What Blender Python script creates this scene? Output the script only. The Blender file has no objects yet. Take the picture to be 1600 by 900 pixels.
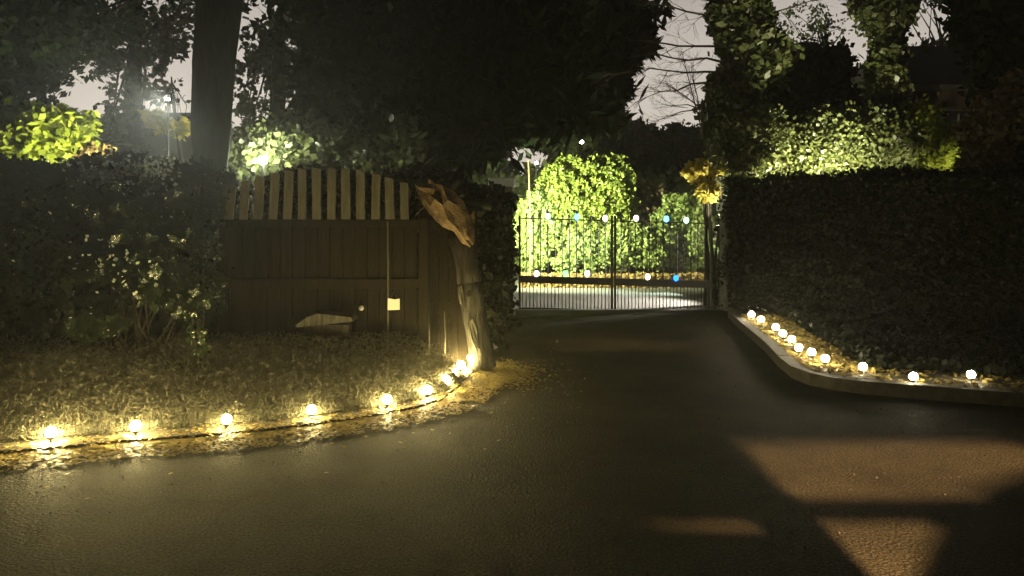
import bpy, bmesh, math, random
import numpy as np
from mathutils import Vector, Matrix
R = random.Random(7)
NR = np.random.default_rng(11)
rad = math.radians
sc = bpy.context.scene
C = sc.collection

# ------------------------------------------------------------ camera, sky, exposure
F = 1155.0            # focal length in photo pixels (26 mm equivalent)
CH = 1.6              # eye height
HZ = 350.0            # row of the horizon
cam = bpy.data.cameras.new('camera')
camo = bpy.data.objects.new('camera', cam); C.objects.link(camo)
cam.lens = 26.0; cam.sensor_width = 36.0; cam.shift_y = -0.0625
cam.clip_start = 0.05; cam.clip_end = 500
camo.location = (0, 0, CH); camo.rotation_euler = (rad(90), 0, 0)
sc.camera = camo
sc.view_settings.view_transform = 'Standard'
sc.view_settings.look = 'None'
sc.view_settings.exposure = 0.0
sc.view_settings.gamma = 1.0
sc.view_settings.use_curve_mapping = False
sc.cycles.use_denoising = True
sc.cycles.max_bounces = 5
sc.cycles.diffuse_bounces = 2
sc.cycles.volume_bounces = 0
sc.cycles.transparent_max_bounces = 8
sc.cycles.sample_clamp_indirect = 4.0

w = bpy.data.worlds.new('World'); sc.world = w; w.use_nodes = True
nt = w.node_tree; nt.nodes.clear()
out = nt.nodes.new('ShaderNodeOutputWorld'); bg = nt.nodes.new('ShaderNodeBackground')
tc = nt.nodes.new('ShaderNodeTexCoord'); sx = nt.nodes.new('ShaderNodeSeparateXYZ')
rp = nt.nodes.new('ShaderNodeValToRGB')
nt.links.new(tc.outputs['Generated'], sx.inputs[0]); nt.links.new(sx.outputs['Z'], rp.inputs[0])
e = rp.color_ramp.elements
e[0].position = 0.0; e[0].color = (0.66, 0.57, 0.47, 1)
e[1].position = 1.0; e[1].color = (0.02, 0.02, 0.022, 1)
for p, c in ((0.12, (0.56, 0.50, 0.435)), (0.26, (0.42, 0.38, 0.34)), (0.42, (0.13, 0.12, 0.11)), (0.6, (0.035, 0.034, 0.034))):
    q = e.new(p); q.color = (*c, 1)
no = nt.nodes.new('ShaderNodeTexNoise'); no.inputs['Scale'].default_value = 3.0; no.inputs['Detail'].default_value = 4
nt.links.new(tc.outputs['Generated'], no.inputs['Vector'])
mr = nt.nodes.new('ShaderNodeMapRange'); mr.inputs[3].default_value = 0.82; mr.inputs[4].default_value = 1.18
nt.links.new(no.outputs['Fac'], mr.inputs[0])
mx = nt.nodes.new('ShaderNodeVectorMath'); mx.operation = 'SCALE'
nt.links.new(rp.outputs[0], mx.inputs[0]); nt.links.new(mr.outputs[0], mx.inputs['Scale'])
# the glow of the sky lies to the north, beyond the gate; behind the viewer it is night
my = nt.nodes.new('ShaderNodeMapRange'); my.interpolation_type = 'SMOOTHSTEP'
my.inputs[1].default_value = 0.15; my.inputs[2].default_value = 0.78; my.inputs[3].default_value = 0.03; my.inputs[4].default_value = 1.0
nt.links.new(sx.outputs['Y'], my.inputs[0])
mx2 = nt.nodes.new('ShaderNodeVectorMath'); mx2.operation = 'SCALE'
nt.links.new(mx.outputs[0], mx2.inputs[0]); nt.links.new(my.outputs[0], mx2.inputs['Scale'])
nt.links.new(mx2.outputs[0], bg.inputs['Color']); bg.inputs['Strength'].default_value = 1.25
nt.links.new(bg.outputs[0], out.inputs['Surface'])

# ------------------------------------------------------------ light strengths (used by the lamp builders)
KERB_E = 1050.0        # emission of a kerb lamp bulb
GATE_E = 5.0
GLOW_HAZE_D = 0.0025

# ------------------------------------------------------------ helpers
def P(px, py, d):
    return Vector(((px - 800) * d / F, d, CH - (py - HZ) * d / F))
def G(px, py, z=0.0):
    d = (CH - z) * F / (py - HZ)
    return Vector(((px - 800) * d / F, d, z))
def W(px, d):
    return (px - 800) * d / F
def tag(o, label=None, cat=None, group=None, kind=None):
    if label: o['label'] = label
    if cat: o['category'] = cat
    if group: o['group'] = group
    if kind: o['kind'] = kind
    return o
def empty(name, loc=(0, 0, 0), rz=0):
    o = bpy.data.objects.new(name, None); C.objects.link(o)
    o.location = loc; o.rotation_euler = (0, 0, rz); o.empty_display_size = 0.1
    return o
def link(name, me, mat, parent=None):
    o = bpy.data.objects.new(name, me); C.objects.link(o)
    if mat: me.materials.append(mat)
    if parent: o.parent = parent
    return o
def fromarrays(name, V, nper, mat, parent=None, smooth=False):
    """V: (n, nper, 3) separate polygons"""
    n = len(V); me = bpy.data.meshes.new(name)
    me.vertices.add(n * nper); me.vertices.foreach_set('co', V.reshape(-1).astype(np.float32))
    me.loops.add(n * nper); me.loops.foreach_set('vertex_index', np.arange(n * nper, dtype=np.int32))
    me.polygons.add(n); me.polygons.foreach_set('loop_start', np.arange(0, n * nper, nper, dtype=np.int32))
    me.update(calc_edges=True)
    return link(name, me, mat, parent)
def obj(name, bm, mat, parent=None, smooth=False, bevel=0):
    if bevel:
        bmesh.ops.bevel(bm, geom=[x for x in bm.edges], offset=bevel, segments=1, affect='EDGES', clamp_overlap=True)
    bmesh.ops.recalc_face_normals(bm, faces=bm.faces)
    me = bpy.data.meshes.new(name); bm.to_mesh(me); bm.free()
    if smooth:
        for p in me.polygons: p.use_smooth = True
    return link(name, me, mat, parent)
def box(bm, x0, x1, y0, y1, z0, z1):
    vs = [bm.verts.new(v) for v in ((x0,y0,z0),(x1,y0,z0),(x1,y1,z0),(x0,y1,z0),(x0,y0,z1),(x1,y0,z1),(x1,y1,z1),(x0,y1,z1))]
    for f in ((0,3,2,1),(4,5,6,7),(0,1,5,4),(1,2,6,5),(2,3,7,6),(3,0,4,7)): bm.faces.new([vs[i] for i in f])
def tube(bm, pts, rs, n=8, cap=True, wob=0.0):
    rings = []
    pts = [Vector(p) for p in pts]
    for i, p in enumerate(pts):
        t = (pts[min(i+1, len(pts)-1)] - pts[max(i-1, 0)]).normalized()
        a = t.cross(Vector((0, 1, 0.13))); a = a.normalized() if a.length > 1e-4 else Vector((1, 0, 0)); b = t.cross(a)
        r = rs[i] if hasattr(rs, '__len__') else rs
        rings.append([bm.verts.new(p + (a * math.cos(2*math.pi*k/n) + b * math.sin(2*math.pi*k/n)) * r * (1 + wob * R.uniform(-1, 1))) for k in range(n)])
    for i in range(len(rings)-1):
        for k in range(n):
            bm.faces.new((rings[i][k], rings[i][(k+1) % n], rings[i+1][(k+1) % n], rings[i+1][k]))
    if cap and n > 2:
        bm.faces.new(rings[0][::-1]); bm.faces.new(rings[-1])
def prism(bm, poly, axis, a, b):
    """poly of 2-tuples extruded along axis ('y' or 'z') from a to b"""
    def mk(u, v, t): return (u, t, v) if axis == 'y' else (u, v, t)
    lo = [bm.verts.new(mk(u, v, a)) for u, v in poly]; hi = [bm.verts.new(mk(u, v, b)) for u, v in poly]
    n = len(poly)
    bm.faces.new(lo); bm.faces.new(hi[::-1])
    for i in range(n): bm.faces.new((lo[i], hi[i], hi[(i+1) % n], lo[(i+1) % n]))
def sphere(bm, c, r, sub=2, sz=1.0):
    m = Matrix.Translation(c) @ Matrix.Diagonal((r, r, r*sz, 1))
    bmesh.ops.create_icosphere(bm, subdivisions=sub, radius=1, matrix=m)
def cyl(bm, c, r1, r2, h, n=12):
    bmesh.ops.create_cone(bm, cap_ends=True, segments=n, radius1=r1, radius2=r2, depth=h, matrix=Matrix.Translation((c[0], c[1], c[2] + h/2)))

# ------------------------------------------------------------ materials
def mat(name, c1, c2=None, scale=8, rough=0.8, bump=0.0, bscale=40, spec=0.3, detail=5, metal=0.0, streak=None):
    m = bpy.data.materials.new(name); m.use_nodes = True; t = m.node_tree; b = t.nodes['Principled BSDF']
    b.inputs['Roughness'].default_value = rough; b.inputs['Specular IOR Level'].default_value = spec; b.inputs['Metallic'].default_value = metal
    co = t.nodes.new('ShaderNodeTexCoord')
    vec = co.outputs['Object']
    if streak:
        mp = t.nodes.new('ShaderNodeMapping'); mp.inputs['Scale'].default_value = streak
        t.links.new(vec, mp.inputs[0]); vec = mp.outputs[0]
    n = t.nodes.new('ShaderNodeTexNoise'); n.inputs['Scale'].default_value = scale; n.inputs['Detail'].default_value = detail
    t.links.new(vec, n.inputs['Vector'])
    r = t.nodes.new('ShaderNodeValToRGB'); r.color_ramp.elements[0].color = (*c1, 1); r.color_ramp.elements[1].color = (*(c2 or c1), 1)
    r.color_ramp.elements[0].position = 0.35; r.color_ramp.elements[1].position = 0.65
    t.links.new(n.outputs['Fac'], r.inputs[0]); t.links.new(r.outputs[0], b.inputs['Base Color'])
    if bump:
        n2 = t.nodes.new('ShaderNodeTexNoise'); n2.inputs['Scale'].default_value = bscale; n2.inputs['Detail'].default_value = 6
        t.links.new(vec, n2.inputs['Vector'])
        bp = t.nodes.new('ShaderNodeBump'); bp.inputs['Strength'].default_value = bump; bp.inputs['Distance'].default_value = 0.02
        t.links.new(n2.outputs['Fac'], bp.inputs['Height']); t.links.new(bp.outputs[0], b.inputs['Normal'])
    return m
def leafmat(name, c1, c2, rough=0.5, spec=0.4, trans=0.25, scale=1.2, bump=0.0):
    m = bpy.data.materials.new(name); m.use_nodes = True; t = m.node_tree; b = t.nodes['Principled BSDF']
    b.inputs['Roughness'].default_value = rough; b.inputs['Specular IOR Level'].default_value = spec
    g = t.nodes.new('ShaderNodeNewGeometry'); co = t.nodes.new('ShaderNodeTexCoord')
    n = t.nodes.new('ShaderNodeTexNoise'); n.inputs['Scale'].default_value = scale; n.inputs['Detail'].default_value = 3
    t.links.new(co.outputs['Object'], n.inputs['Vector'])
    a = t.nodes.new('ShaderNodeMath'); a.operation = 'MULTIPLY_ADD'; a.inputs[1].default_value = 0.55
    s = t.nodes.new('ShaderNodeMath'); s.operation = 'MULTIPLY_ADD'; s.inputs[1].default_value = 1.2; s.inputs[2].default_value = -0.35
    t.links.new(n.outputs['Fac'], s.inputs[0]); t.links.new(g.outputs['Random Per Island'], a.inputs[0]); t.links.new(s.outputs[0], a.inputs[2])
    r = t.nodes.new('ShaderNodeValToRGB'); r.color_ramp.elements[0].color = (*c1, 1); r.color_ramp.elements[1].color = (*c2, 1)
    t.links.new(a.outputs[0], r.inputs[0]); t.links.new(r.outputs[0], b.inputs['Base Color'])
    if bump:
        n2 = t.nodes.new('ShaderNodeTexNoise'); n2.inputs['Scale'].default_value = 38; n2.inputs['Detail'].default_value = 1
        t.links.new(co.outputs['Object'], n2.inputs['Vector']); bp = t.nodes.new('ShaderNodeBump'); bp.inputs['Strength'].default_value = bump; bp.inputs['Distance'].default_value = 0.02
        t.links.new(n2.outputs['Fac'], bp.inputs['Height']); t.links.new(bp.outputs[0], b.inputs['Normal'])
    tr = t.nodes.new('ShaderNodeBsdfTranslucent'); t.links.new(r.outputs[0], tr.inputs['Color'])
    ms = t.nodes.new('ShaderNodeMixShader'); ms.inputs[0].default_value = trans
    t.links.new(b.outputs[0], ms.inputs[1]); t.links.new(tr.outputs[0], ms.inputs[2])
    t.links.new(ms.outputs[0], t.nodes['Material Output'].inputs['Surface'])
    return m
def glow(name, col, e):
    m = bpy.data.materials.new(name); m.use_nodes = True; t = m.node_tree; t.nodes.clear()
    o = t.nodes.new('ShaderNodeOutputMaterial'); em = t.nodes.new('ShaderNodeEmission')
    em.inputs['Color'].default_value = (*col, 1); em.inputs['Strength'].default_value = e
    t.links.new(em.outputs[0], o.inputs['Surface']); return m

def asphaltmat():
    m = mat('asphalt', (0.010,0.008,0.005), (0.046,0.040,0.023), 70, 0.8, 1.0, 55, 0.12, detail=3)
    t = m.node_tree; b = t.nodes['Principled BSDF']; src = b.inputs['Base Color'].links[0].from_socket
    co = t.nodes.new('ShaderNodeTexCoord')
    n = t.nodes.new('ShaderNodeTexNoise'); n.inputs['Scale'].default_value = 0.9; n.inputs['Detail'].default_value = 7; n.inputs['Roughness'].default_value = 0.65
    t.links.new(co.outputs['Object'], n.inputs['Vector'])
    mr = t.nodes.new('ShaderNodeMapRange'); mr.inputs[1].default_value = .35; mr.inputs[2].default_value = .68; mr.inputs[3].default_value = .55; mr.inputs[4].default_value = 1.45
    t.links.new(n.outputs['Fac'], mr.inputs[0])
    n3 = t.nodes.new('ShaderNodeTexNoise'); n3.inputs['Scale'].default_value = 2.5; n3.inputs['Detail'].default_value = 4
    mixv = t.nodes.new('ShaderNodeVectorMath'); mixv.operation = 'MULTIPLY_ADD'; mixv.inputs[1].default_value = (.35, .35, .35)
    t.links.new(co.outputs['Object'], n3.inputs['Vector']); t.links.new(n3.outputs['Color'], mixv.inputs[0]); t.links.new(co.outputs['Object'], mixv.inputs[2])
    v = t.nodes.new('ShaderNodeTexVoronoi'); v.feature = 'DISTANCE_TO_EDGE'; v.inputs['Scale'].default_value = 0.55
    t.links.new(mixv.outputs[0], v.inputs['Vector'])
    cr = t.nodes.new('ShaderNodeMapRange'); cr.inputs[1].default_value = 0.0; cr.inputs[2].default_value = 0.012; cr.inputs[3].default_value = .78; cr.inputs[4].default_value = 1.0
    t.links.new(v.outputs['Distance'], cr.inputs[0])
    mm = t.nodes.new('ShaderNodeMath'); mm.operation = 'MULTIPLY'; t.links.new(mr.outputs[0], mm.inputs[0]); t.links.new(cr.outputs[0], mm.inputs[1])
    sc_ = t.nodes.new('ShaderNodeVectorMath'); sc_.operation = 'SCALE'; t.links.new(src, sc_.inputs[0]); t.links.new(mm.outputs[0], sc_.inputs['Scale'])
    t.links.new(sc_.outputs[0], b.inputs['Base Color'])
    return m
M = dict(
 asphalt=asphaltmat(),
 gravel=mat('gravel', (0.09,0.086,0.076), (0.13,0.122,0.105), 30, 0.9, 0.8, 120),
 soil=mat('soil', (0.03,0.024,0.014), (0.06,0.05,0.028), 6, 0.95, 0.9, 40),
 grass=mat('grass_ground', (0.02,0.03,0.008), (0.04,0.05,0.015), 3, 0.95, 0.8, 60),
 kerb=mat('kerb_stone', (0.026,0.024,0.018), (0.05,0.046,0.034), 14, 0.85, 0.5, 60),
 iron=mat('black_iron', (0.012,0.012,0.012), (0.02,0.02,0.02), 20, 0.55, 0.2, 80, 0.4),
 darkwood=mat('dark_stained_wood', (0.007,0.0055,0.003), (0.014,0.011,0.006), 5, 0.75, 0.5, 30, 0.05, streak=(6,6,0.6)),
 paling=mat('weathered_wood', (0.062,0.058,0.043), (0.105,0.10,0.074), 5, 0.85, 0.4, 30, 0.2, streak=(6,6,0.8)),
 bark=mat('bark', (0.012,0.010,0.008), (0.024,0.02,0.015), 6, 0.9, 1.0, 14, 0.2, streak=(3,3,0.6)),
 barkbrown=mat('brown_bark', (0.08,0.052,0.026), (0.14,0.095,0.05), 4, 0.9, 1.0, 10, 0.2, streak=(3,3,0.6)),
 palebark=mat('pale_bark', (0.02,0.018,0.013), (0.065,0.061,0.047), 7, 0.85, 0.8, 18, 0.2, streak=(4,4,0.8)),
 torn=mat('torn_wood', (0.085,0.056,0.028), (0.17,0.118,0.06), 6, 0.8, 1.0, 22, 0.25, streak=(2.2,2.2,2.2)),
 stone=mat('pillar_stone', (0.09,0.085,0.07), (0.16,0.15,0.12), 6, 0.85, 0.6, 25),
 cap=mat('pale_cap_stone', (0.5,0.49,0.42), (0.64,0.62,0.54), 9, 0.8, 0.4, 30),
 plastic=mat('black_plastic', (0.02,0.02,0.02), None, 8, 0.5),
 white=mat('white_card', (0.62,0.58,0.48), (0.78,0.74,0.62), 6, 0.7, 0.2, 30),
 render=mat('house_render', (0.09,0.07,0.055), (0.13,0.105,0.085), 1.5, 0.9, 0.4, 20),
 brick=mat('house_brick', (0.05,0.03,0.018), (0.075,0.045,0.028), 5, 0.9, 0.5, 30),
 tile=mat('roof_tile', (0.018,0.016,0.016), (0.035,0.03,0.028), 6, 0.8, 0.6, 30),
 glass=mat('dark_glass', (0.01,0.01,0.012), None, 4, 0.15, spec=0.6),
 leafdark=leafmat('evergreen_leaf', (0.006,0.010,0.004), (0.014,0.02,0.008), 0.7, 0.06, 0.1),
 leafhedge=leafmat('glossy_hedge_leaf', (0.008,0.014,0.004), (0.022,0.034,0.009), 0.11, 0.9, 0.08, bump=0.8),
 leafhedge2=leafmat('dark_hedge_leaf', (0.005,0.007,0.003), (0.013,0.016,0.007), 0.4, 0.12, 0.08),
 leafivy=leafmat('ivy_leaf', (0.03,0.042,0.013), (0.085,0.095,0.03), 0.4, 0.4, 0.2, 2.0),
 leafmid=leafmat('woodland_leaf', (0.022,0.032,0.01), (0.07,0.08,0.025), 0.5, 0.4, 0.3),
 leafshrub=leafmat('bright_shrub_leaf', (0.11,0.15,0.03), (0.23,0.27,0.06), 0.5, 0.4, 0.3, 1.6),
 leafgreen=leafmat('fresh_green_leaf', (0.10,0.14,0.04), (0.19,0.23,0.07), 0.5, 0.4, 0.3, 1.6),
 leafyel=leafmat('yellow_green_leaf', (0.15,0.19,0.02), (0.30,0.34,0.04), 0.5, 0.3, 0.35),
 leafgold=leafmat('golden_leaf', (0.30,0.24,0.04), (0.45,0.38,0.08), 0.5, 0.3, 0.35),
 leaforange=leafmat('orange_leaf', (0.16,0.10,0.035), (0.24,0.17,0.06), 0.6, 0.3, 0.3),
 leafbrown=leafmat('brown_leaf', (0.07,0.052,0.03), (0.15,0.11,0.06), 0.6, 0.2, 0.25),
 leafglint=leafmat('painted_glint_leaf', (0.36,0.39,0.30), (0.62,0.65,0.54), 0.25, 0.8, 0.2),
 hazegrass=leafmat('haze_grass', (0.085,0.08,0.052), (0.16,0.15,0.10), 0.8, 0.2, 0.3, 1.5),
 litter=leafmat('leaf_litter', (0.14,0.10,0.03), (0.34,0.26,0.07), 0.6, 0.3, 0.2, 3),
 twig=mat('twig', (0.05,0.042,0.034), (0.085,0.07,0.055), 6, 0.9),
)

# ------------------------------------------------------------ leaves
def leaves(pts, size, aspect=1.7, droop=0.0, flat=0.0, jit=0.35, nrm=None, nmix=0.0):
    """kite shaped leaves centred on pts, random orientation"""
    n = len(pts)
    a = NR.normal(size=(n, 3)); a[:, 2] = a[:, 2] * (1 - flat) - droop
    a /= np.linalg.norm(a, axis=1)[:, None] + 1e-9
    b = NR.normal(size=(n, 3))
    if nrm is not None: b = b * (1 - nmix) + nrm * nmix * 2; 
    if nrm is not None:
        nn = b / (np.linalg.norm(b, axis=1)[:, None] + 1e-9)
        a = a - nn * (a * nn).sum(1)[:, None]; a /= np.linalg.norm(a, axis=1)[:, None] + 1e-9
        b = np.cross(nn, a)
    else:
        b -= a * (a * b).sum(1)[:, None]
    b /= np.linalg.norm(b, axis=1)[:, None] + 1e-9
    s = size * (1 + jit * NR.uniform(-1, 1, n))[:, None]
    L = a * s * aspect * 0.5; Wd = b * s * 0.5
    V = np.stack([pts - L, pts - L * 0.1 + Wd, pts + L, pts - L * 0.1 - Wd], 1)
    return V
def clump_points(ells, n, nclump, cr, shell=0.5):
    """ells: (cx,cy,cz,rx,ry,rz) ; leaves gathered around clump centres"""
    vol = np.array([e_[3]*e_[4]*e_[5] for e_ in ells]) ** 0.67; vol /= vol.sum()
    idx = NR.choice(len(ells), nclump, p=vol)
    E = np.array(ells)[idx]
    d = NR.normal(size=(nclump, 3)); d /= np.linalg.norm(d, axis=1)[:, None]
    rr = NR.uniform(shell ** 3, 1, nclump) ** (1/3)
    c = E[:, :3] + d * rr[:, None] * E[:, 3:]
    k = NR.integers(0, nclump, n)
    cs = cr * NR.uniform(0.5, 1.3, nclump)
    return c[k] + NR.normal(size=(n, 3)) * cs[k][:, None] * 0.55
def pe(lst, d, dy=None):
    """ellipsoids given as photo pixel centre/radii at depth d (real size follows)"""
    o = []
    for t in lst:
        px, py, rx, ry = t[:4]; dd = d + (t[4] if len(t) > 4 else 0)
        p = P(px, py, dd); k = dd / F
        o.append((p.x, p.y, p.z, rx*k, dy or (rx*k*0.6 + 0.25), ry*k))
    return o
def limbs(bm, base, ends, r0, n=6):
    for q in ends:
        q = Vector(q); m = base.lerp(q, 0.5) + Vector((R.uniform(-.2, .2), R.uniform(-.2, .2), R.uniform(0, .35)))
        tube(bm, [base, m, q], [r0, r0*0.6, r0*0.2], n)
def tree(name, label, cat, trunk, radii, ells, n, nclump, cr, size, lm, bm_mat='bark', group=None, droop=0, aspect=1.7, shell=0.5, nl=7, limbr=None, extra=None):
    base = Vector(trunk[0])
    root = empty(name, base); tag(root, label, cat, group)
    b = bmesh.new(); loc = [Vector(t) - base for t in trunk]
    tube(b, loc, radii, 10, wob=0.06)
    for i in range(nl):
        e_ = R.choice(ells); q = Vector(e_[:3]) - base + Vector([R.uniform(-.6, .6) * e_[3+j] for j in range(3)])
        s = loc[-1].lerp(loc[max(len(loc)-2, 0)], R.uniform(0, 0.7))
        limbs(b, s, [q], limbr or radii[-1]*0.7)
    obj('trunk', b, M[bm_mat], root, smooth=True)
    pts = clump_points(ells, n, nclump, cr, shell) - np.array(base)
    if extra is not None: pts = np.concatenate([pts, extra - np.array(base)])
    fromarrays('crown', leaves(pts, size, aspect, droop), 4, M[lm], root)
    return root
def bare(bm, p, d, L, r, depth, spread=0.5, bias=Vector((0, 0, 0.1)), n=4):
    pts = [p]; q = p.copy(); dd = d.normalized()
    for i in range(4):
        dd = (dd + Vector((R.gauss(0, .13), R.gauss(0, .13), R.gauss(0, .13))) + bias * 0.15).normalized()
        q = q + dd * L / 4; pts.append(q.copy())
    tube(bm, pts, [r * (1 - .17 * i) for i in range(5)], n, cap=False)
    if depth <= 0: return
    for i in range(R.choice((3, 4))):
        t = R.choice((1, 2, 3, 4, 4)); nd = (dd + Vector((R.gauss(0, spread), R.gauss(0, spread), R.gauss(0, spread))) + bias).normalized()
        bare(bm, pts[t], nd, L * R.uniform(.5, .75), r * 0.5, depth - 1, spread, bias, 3)

# ------------------------------------------------------------ kerb lines
LK = [G(px, py) for px, py in ((-260,742),(-120,726),(-20,714),(80,706),(200,694),(300,687),(355,682),(430,675),(490,667),(550,659),(605,650),(650,641),(690,628),(716,608),(736,588),(748,573),(757,566))]
RK = [G(px, py) for px, py in ((1138,497),(1156,514),(1175,531),(1196,550),(1215,572),(1236,590),(1266,602),(1305,610),(1350,616),(1430,623),(1506,629),(1600,636),(1720,644),(1900,654))]

# ------------------------------------------------------------ ground, drive, beds
b = bmesh.new(); box(b, -40, 40, -14, 52, -0.5, -0.004)
tag(obj('ground', b, M['grass']), kind='structure')
def sheet(name, poly, z, m):
    b = bmesh.new(); f = b.faces.new([b.verts.new((x, y, z)) for x, y in poly]); bmesh.ops.triangulate(b, faces=[f])
    return tag(obj(name, b, m), kind='structure')
drive = [(-14, -8), (14, -8), (14, RK[-1].y), ] + [(p.x, p.y) for p in RK[::-1]] + [(3.95, 13.75), (0.02, 13.75)] + [(-0.25, 9.0)] + [(p.x, p.y) for p in LK[::-1]] + [(-14, LK[0].y - 0.3)]
sheet('driveway', drive, 0.0, M['asphalt'])
sheet('gravel_court', [(-3.5, 13.76), (8, 13.76), (9, 21), (-5, 21)], 0.002, M['gravel'])
def offset(line, o):
    res = []
    for i, p in enumerate(line):
        t = (line[min(i+1, len(line)-1)] - line[max(i-1, 0)]); t.z = 0; t.normalize()
        res.append(p + Vector((-t.y, t.x, 0)) * o)
    return res
LK2 = offset(LK, 0.10)
# left planting bed, almost level with the drive
b = bmesh.new(); prism(b, [(p.x, p.y) for p in LK] + [(-0.35, 9.0), (-0.8, 13.5), (-14, 13.5), (-14, LK[0].y)], 'z', -0.05, 0.034)
tag(obj('planting_bed', b, M['soil']), kind='structure')
RK2 = offset(RK, 0.13)
b = bmesh.new(); prism(b, [(p.x, p.y) for p in RK2] + [(14, RK[-1].y), (14, 13.6), (4.0, 13.6)], 'z', -0.05, 0.10)
tag(obj('planting_bank', b, M['soil']), kind='structure')
# right kerb: stones butted end to end
def kerb_run(name, a, bline, h):
    bm = bmesh.new()
    for i in range(len(a) - 1):
        n = max(1, int((a[i+1] - a[i]).length / 0.6))
        for k in range(n):
            t0, t1 = k / n, (k + 1) / n - 0.012
            q = [a[i].lerp(a[i+1], t0), a[i].lerp(a[i+1], t1), bline[i].lerp(bline[i+1], t1), bline[i].lerp(bline[i+1], t0)]
            hh = h + R.uniform(-.004, .004)
            lo = [bm.verts.new((v.x, v.y, -0.03)) for v in q]; hi = [bm.verts.new((v.x + R.uniform(-.004,.004), v.y + (0.012 if j < 2 else 0), hh)) for j, v in enumerate(q)]
            bm.faces.new(lo[::-1]); bm.faces.new(hi)
            for j in range(4): bm.faces.new((lo[j], lo[(j+1) % 4], hi[(j+1) % 4], hi[j]))
    return tag(obj(name, bm, M['kerb']), kind='structure')
kerb_run('kerb', [p.copy() for p in RK], [p + (q - p) * 0.97 for p, q in zip(RK, RK2)], 0.12)
LK2 = offset(LK, 0.10)

# leaf litter
def along(line, n, o0, o1, pw=1.0, t0=0.0, t1=1.0):
    cum = [0]
    for i in range(len(line)-1): cum.append(cum[-1] + (line[i+1]-line[i]).length)
    r = []
    for _ in range(n):
        s = R.uniform(t0, t1) * cum[-1]; i = max(j for j in range(len(cum)-1) if cum[j] <= s)
        a, bb = line[i], line[i+1]; f = (s - cum[i]) / (cum[i+1] - cum[i]); p = a.lerp(bb, f)
        t = (bb - a).normalized(); off = o0 + (o1 - o0) * R.random() ** pw
        r.append((p.x - t.y * off, p.y + t.x * off))
    return r
pp = along(LK, 11000, -0.01, -0.40, 2.2) + along(LK, 1400, 0.0, 0.9, 1.5) + along(LK, 160, -0.1, -1.3, 2.0)
pp += [(R.gauss(-0.18, 0.22), R.gauss(7.85, 0.30)) for _ in range(4000)]
pp = [p for p in pp]
pts = np.array([(x, y, 0.008 + 0.010*R.random()) for x, y in pp])
pts[11000:12400, 2] += 0.032
for k_ in range(0, 12000, 9): pts[k_, :2] += (R.gauss(0, .05), R.uniform(0.0, .12)); pts[k_, 2] += .034
fl = leaves(pts, 0.024, 1.4, flat=1.0, nrm=np.tile([0, 0, 1.0], (len(pts), 1)), nmix=0.72)
fl[:, :, 2] = np.maximum(fl[:, :, 2], 0.004)
tag(fromarrays('fallen_leaves', fl, 4, M['litter']), 'yellow fallen leaves lying along the lamp lined left edge of the drive', 'fallen leaves', kind='stuff')
pp = along(RK, 3600, 0.14, 0.75, 1.3, 0.05, 0.62) + along(RK, 700, 0.16, 0.8, 1.3, 0.6, 1)
pts = np.array([(x, y, 0.112 + 0.02*R.random()) for x, y in pp])
tag(fromarrays('leaf_litter', leaves(pts, 0.036, 1.5, flat=0.8, nrm=np.tile([0, 0, 1.0], (len(pts), 1)), nmix=0.55), 4, M['litter']),
    'pale tan leaf litter on the raised bank behind the right kerb', 'leaf litter', kind='stuff')
n = 9000; pts = np.stack([NR.uniform(-5.5, 5, n), NR.uniform(2.6, 13, n), np.full(n, 0.004)], 1)
tag(fromarrays('grit', leaves(pts, 0.013, 1.3, flat=1.0, nrm=np.tile([0, 0, 1.0], (n, 1)), nmix=0.6), 4, M['kerb']), 'fine grit scattered over the dark tarmac drive', 'grit', kind='stuff')
# low ground cover on beds
def groundcover(name, label, area, n, h, m, size):
    x0, x1, y0, y1, z = area
    pts = np.stack([NR.uniform(x0, x1, n), NR.uniform(y0, y1, n), z + NR.uniform(0, 1, n) ** 1.5 * h], 1)
    return tag(fromarrays(name, leaves(pts, size, 2.2), 4, M[m]), label, 'ground cover', kind='stuff')
n = 190000; x = NR.uniform(-7.5, -0.5, n); y0 = np.interp(x, [p.x for p in LK], [p.y for p in LK]) + 0.22
y = y0 + NR.uniform(0, 1, n) * (7.5 - y0); keep = y < 7.5; x, y, y0 = x[keep], y[keep], y0[keep]
pts = np.stack([x, y, 0.05 + NR.uniform(0, 1, len(x)) ** 1.3 * np.clip((y - y0) * 0.40, 0.01, 0.46)], 1)
tag(fromarrays('ground_cover', leaves(pts, 0.0065, 9.0), 4, M['hazegrass']), 'low pale blades added for the lamp glow on the bed before the left hedge and wooden gate', 'ground cover', kind='stuff')  # pale blades carry the lamps' hazy glow in their colour
pts = np.array([(x, y, 0.1 + R.random() ** 1.4 * 0.13) for x, y in along(RK, 16000, 0.75, 3.2, 0.8)])
tag(fromarrays('ground_cover', leaves(pts, 0.05, 1.8), 4, M['leafhedge2']), 'low dark ground cover on the bank below the right hedge', 'ground cover', kind='stuff')

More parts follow.
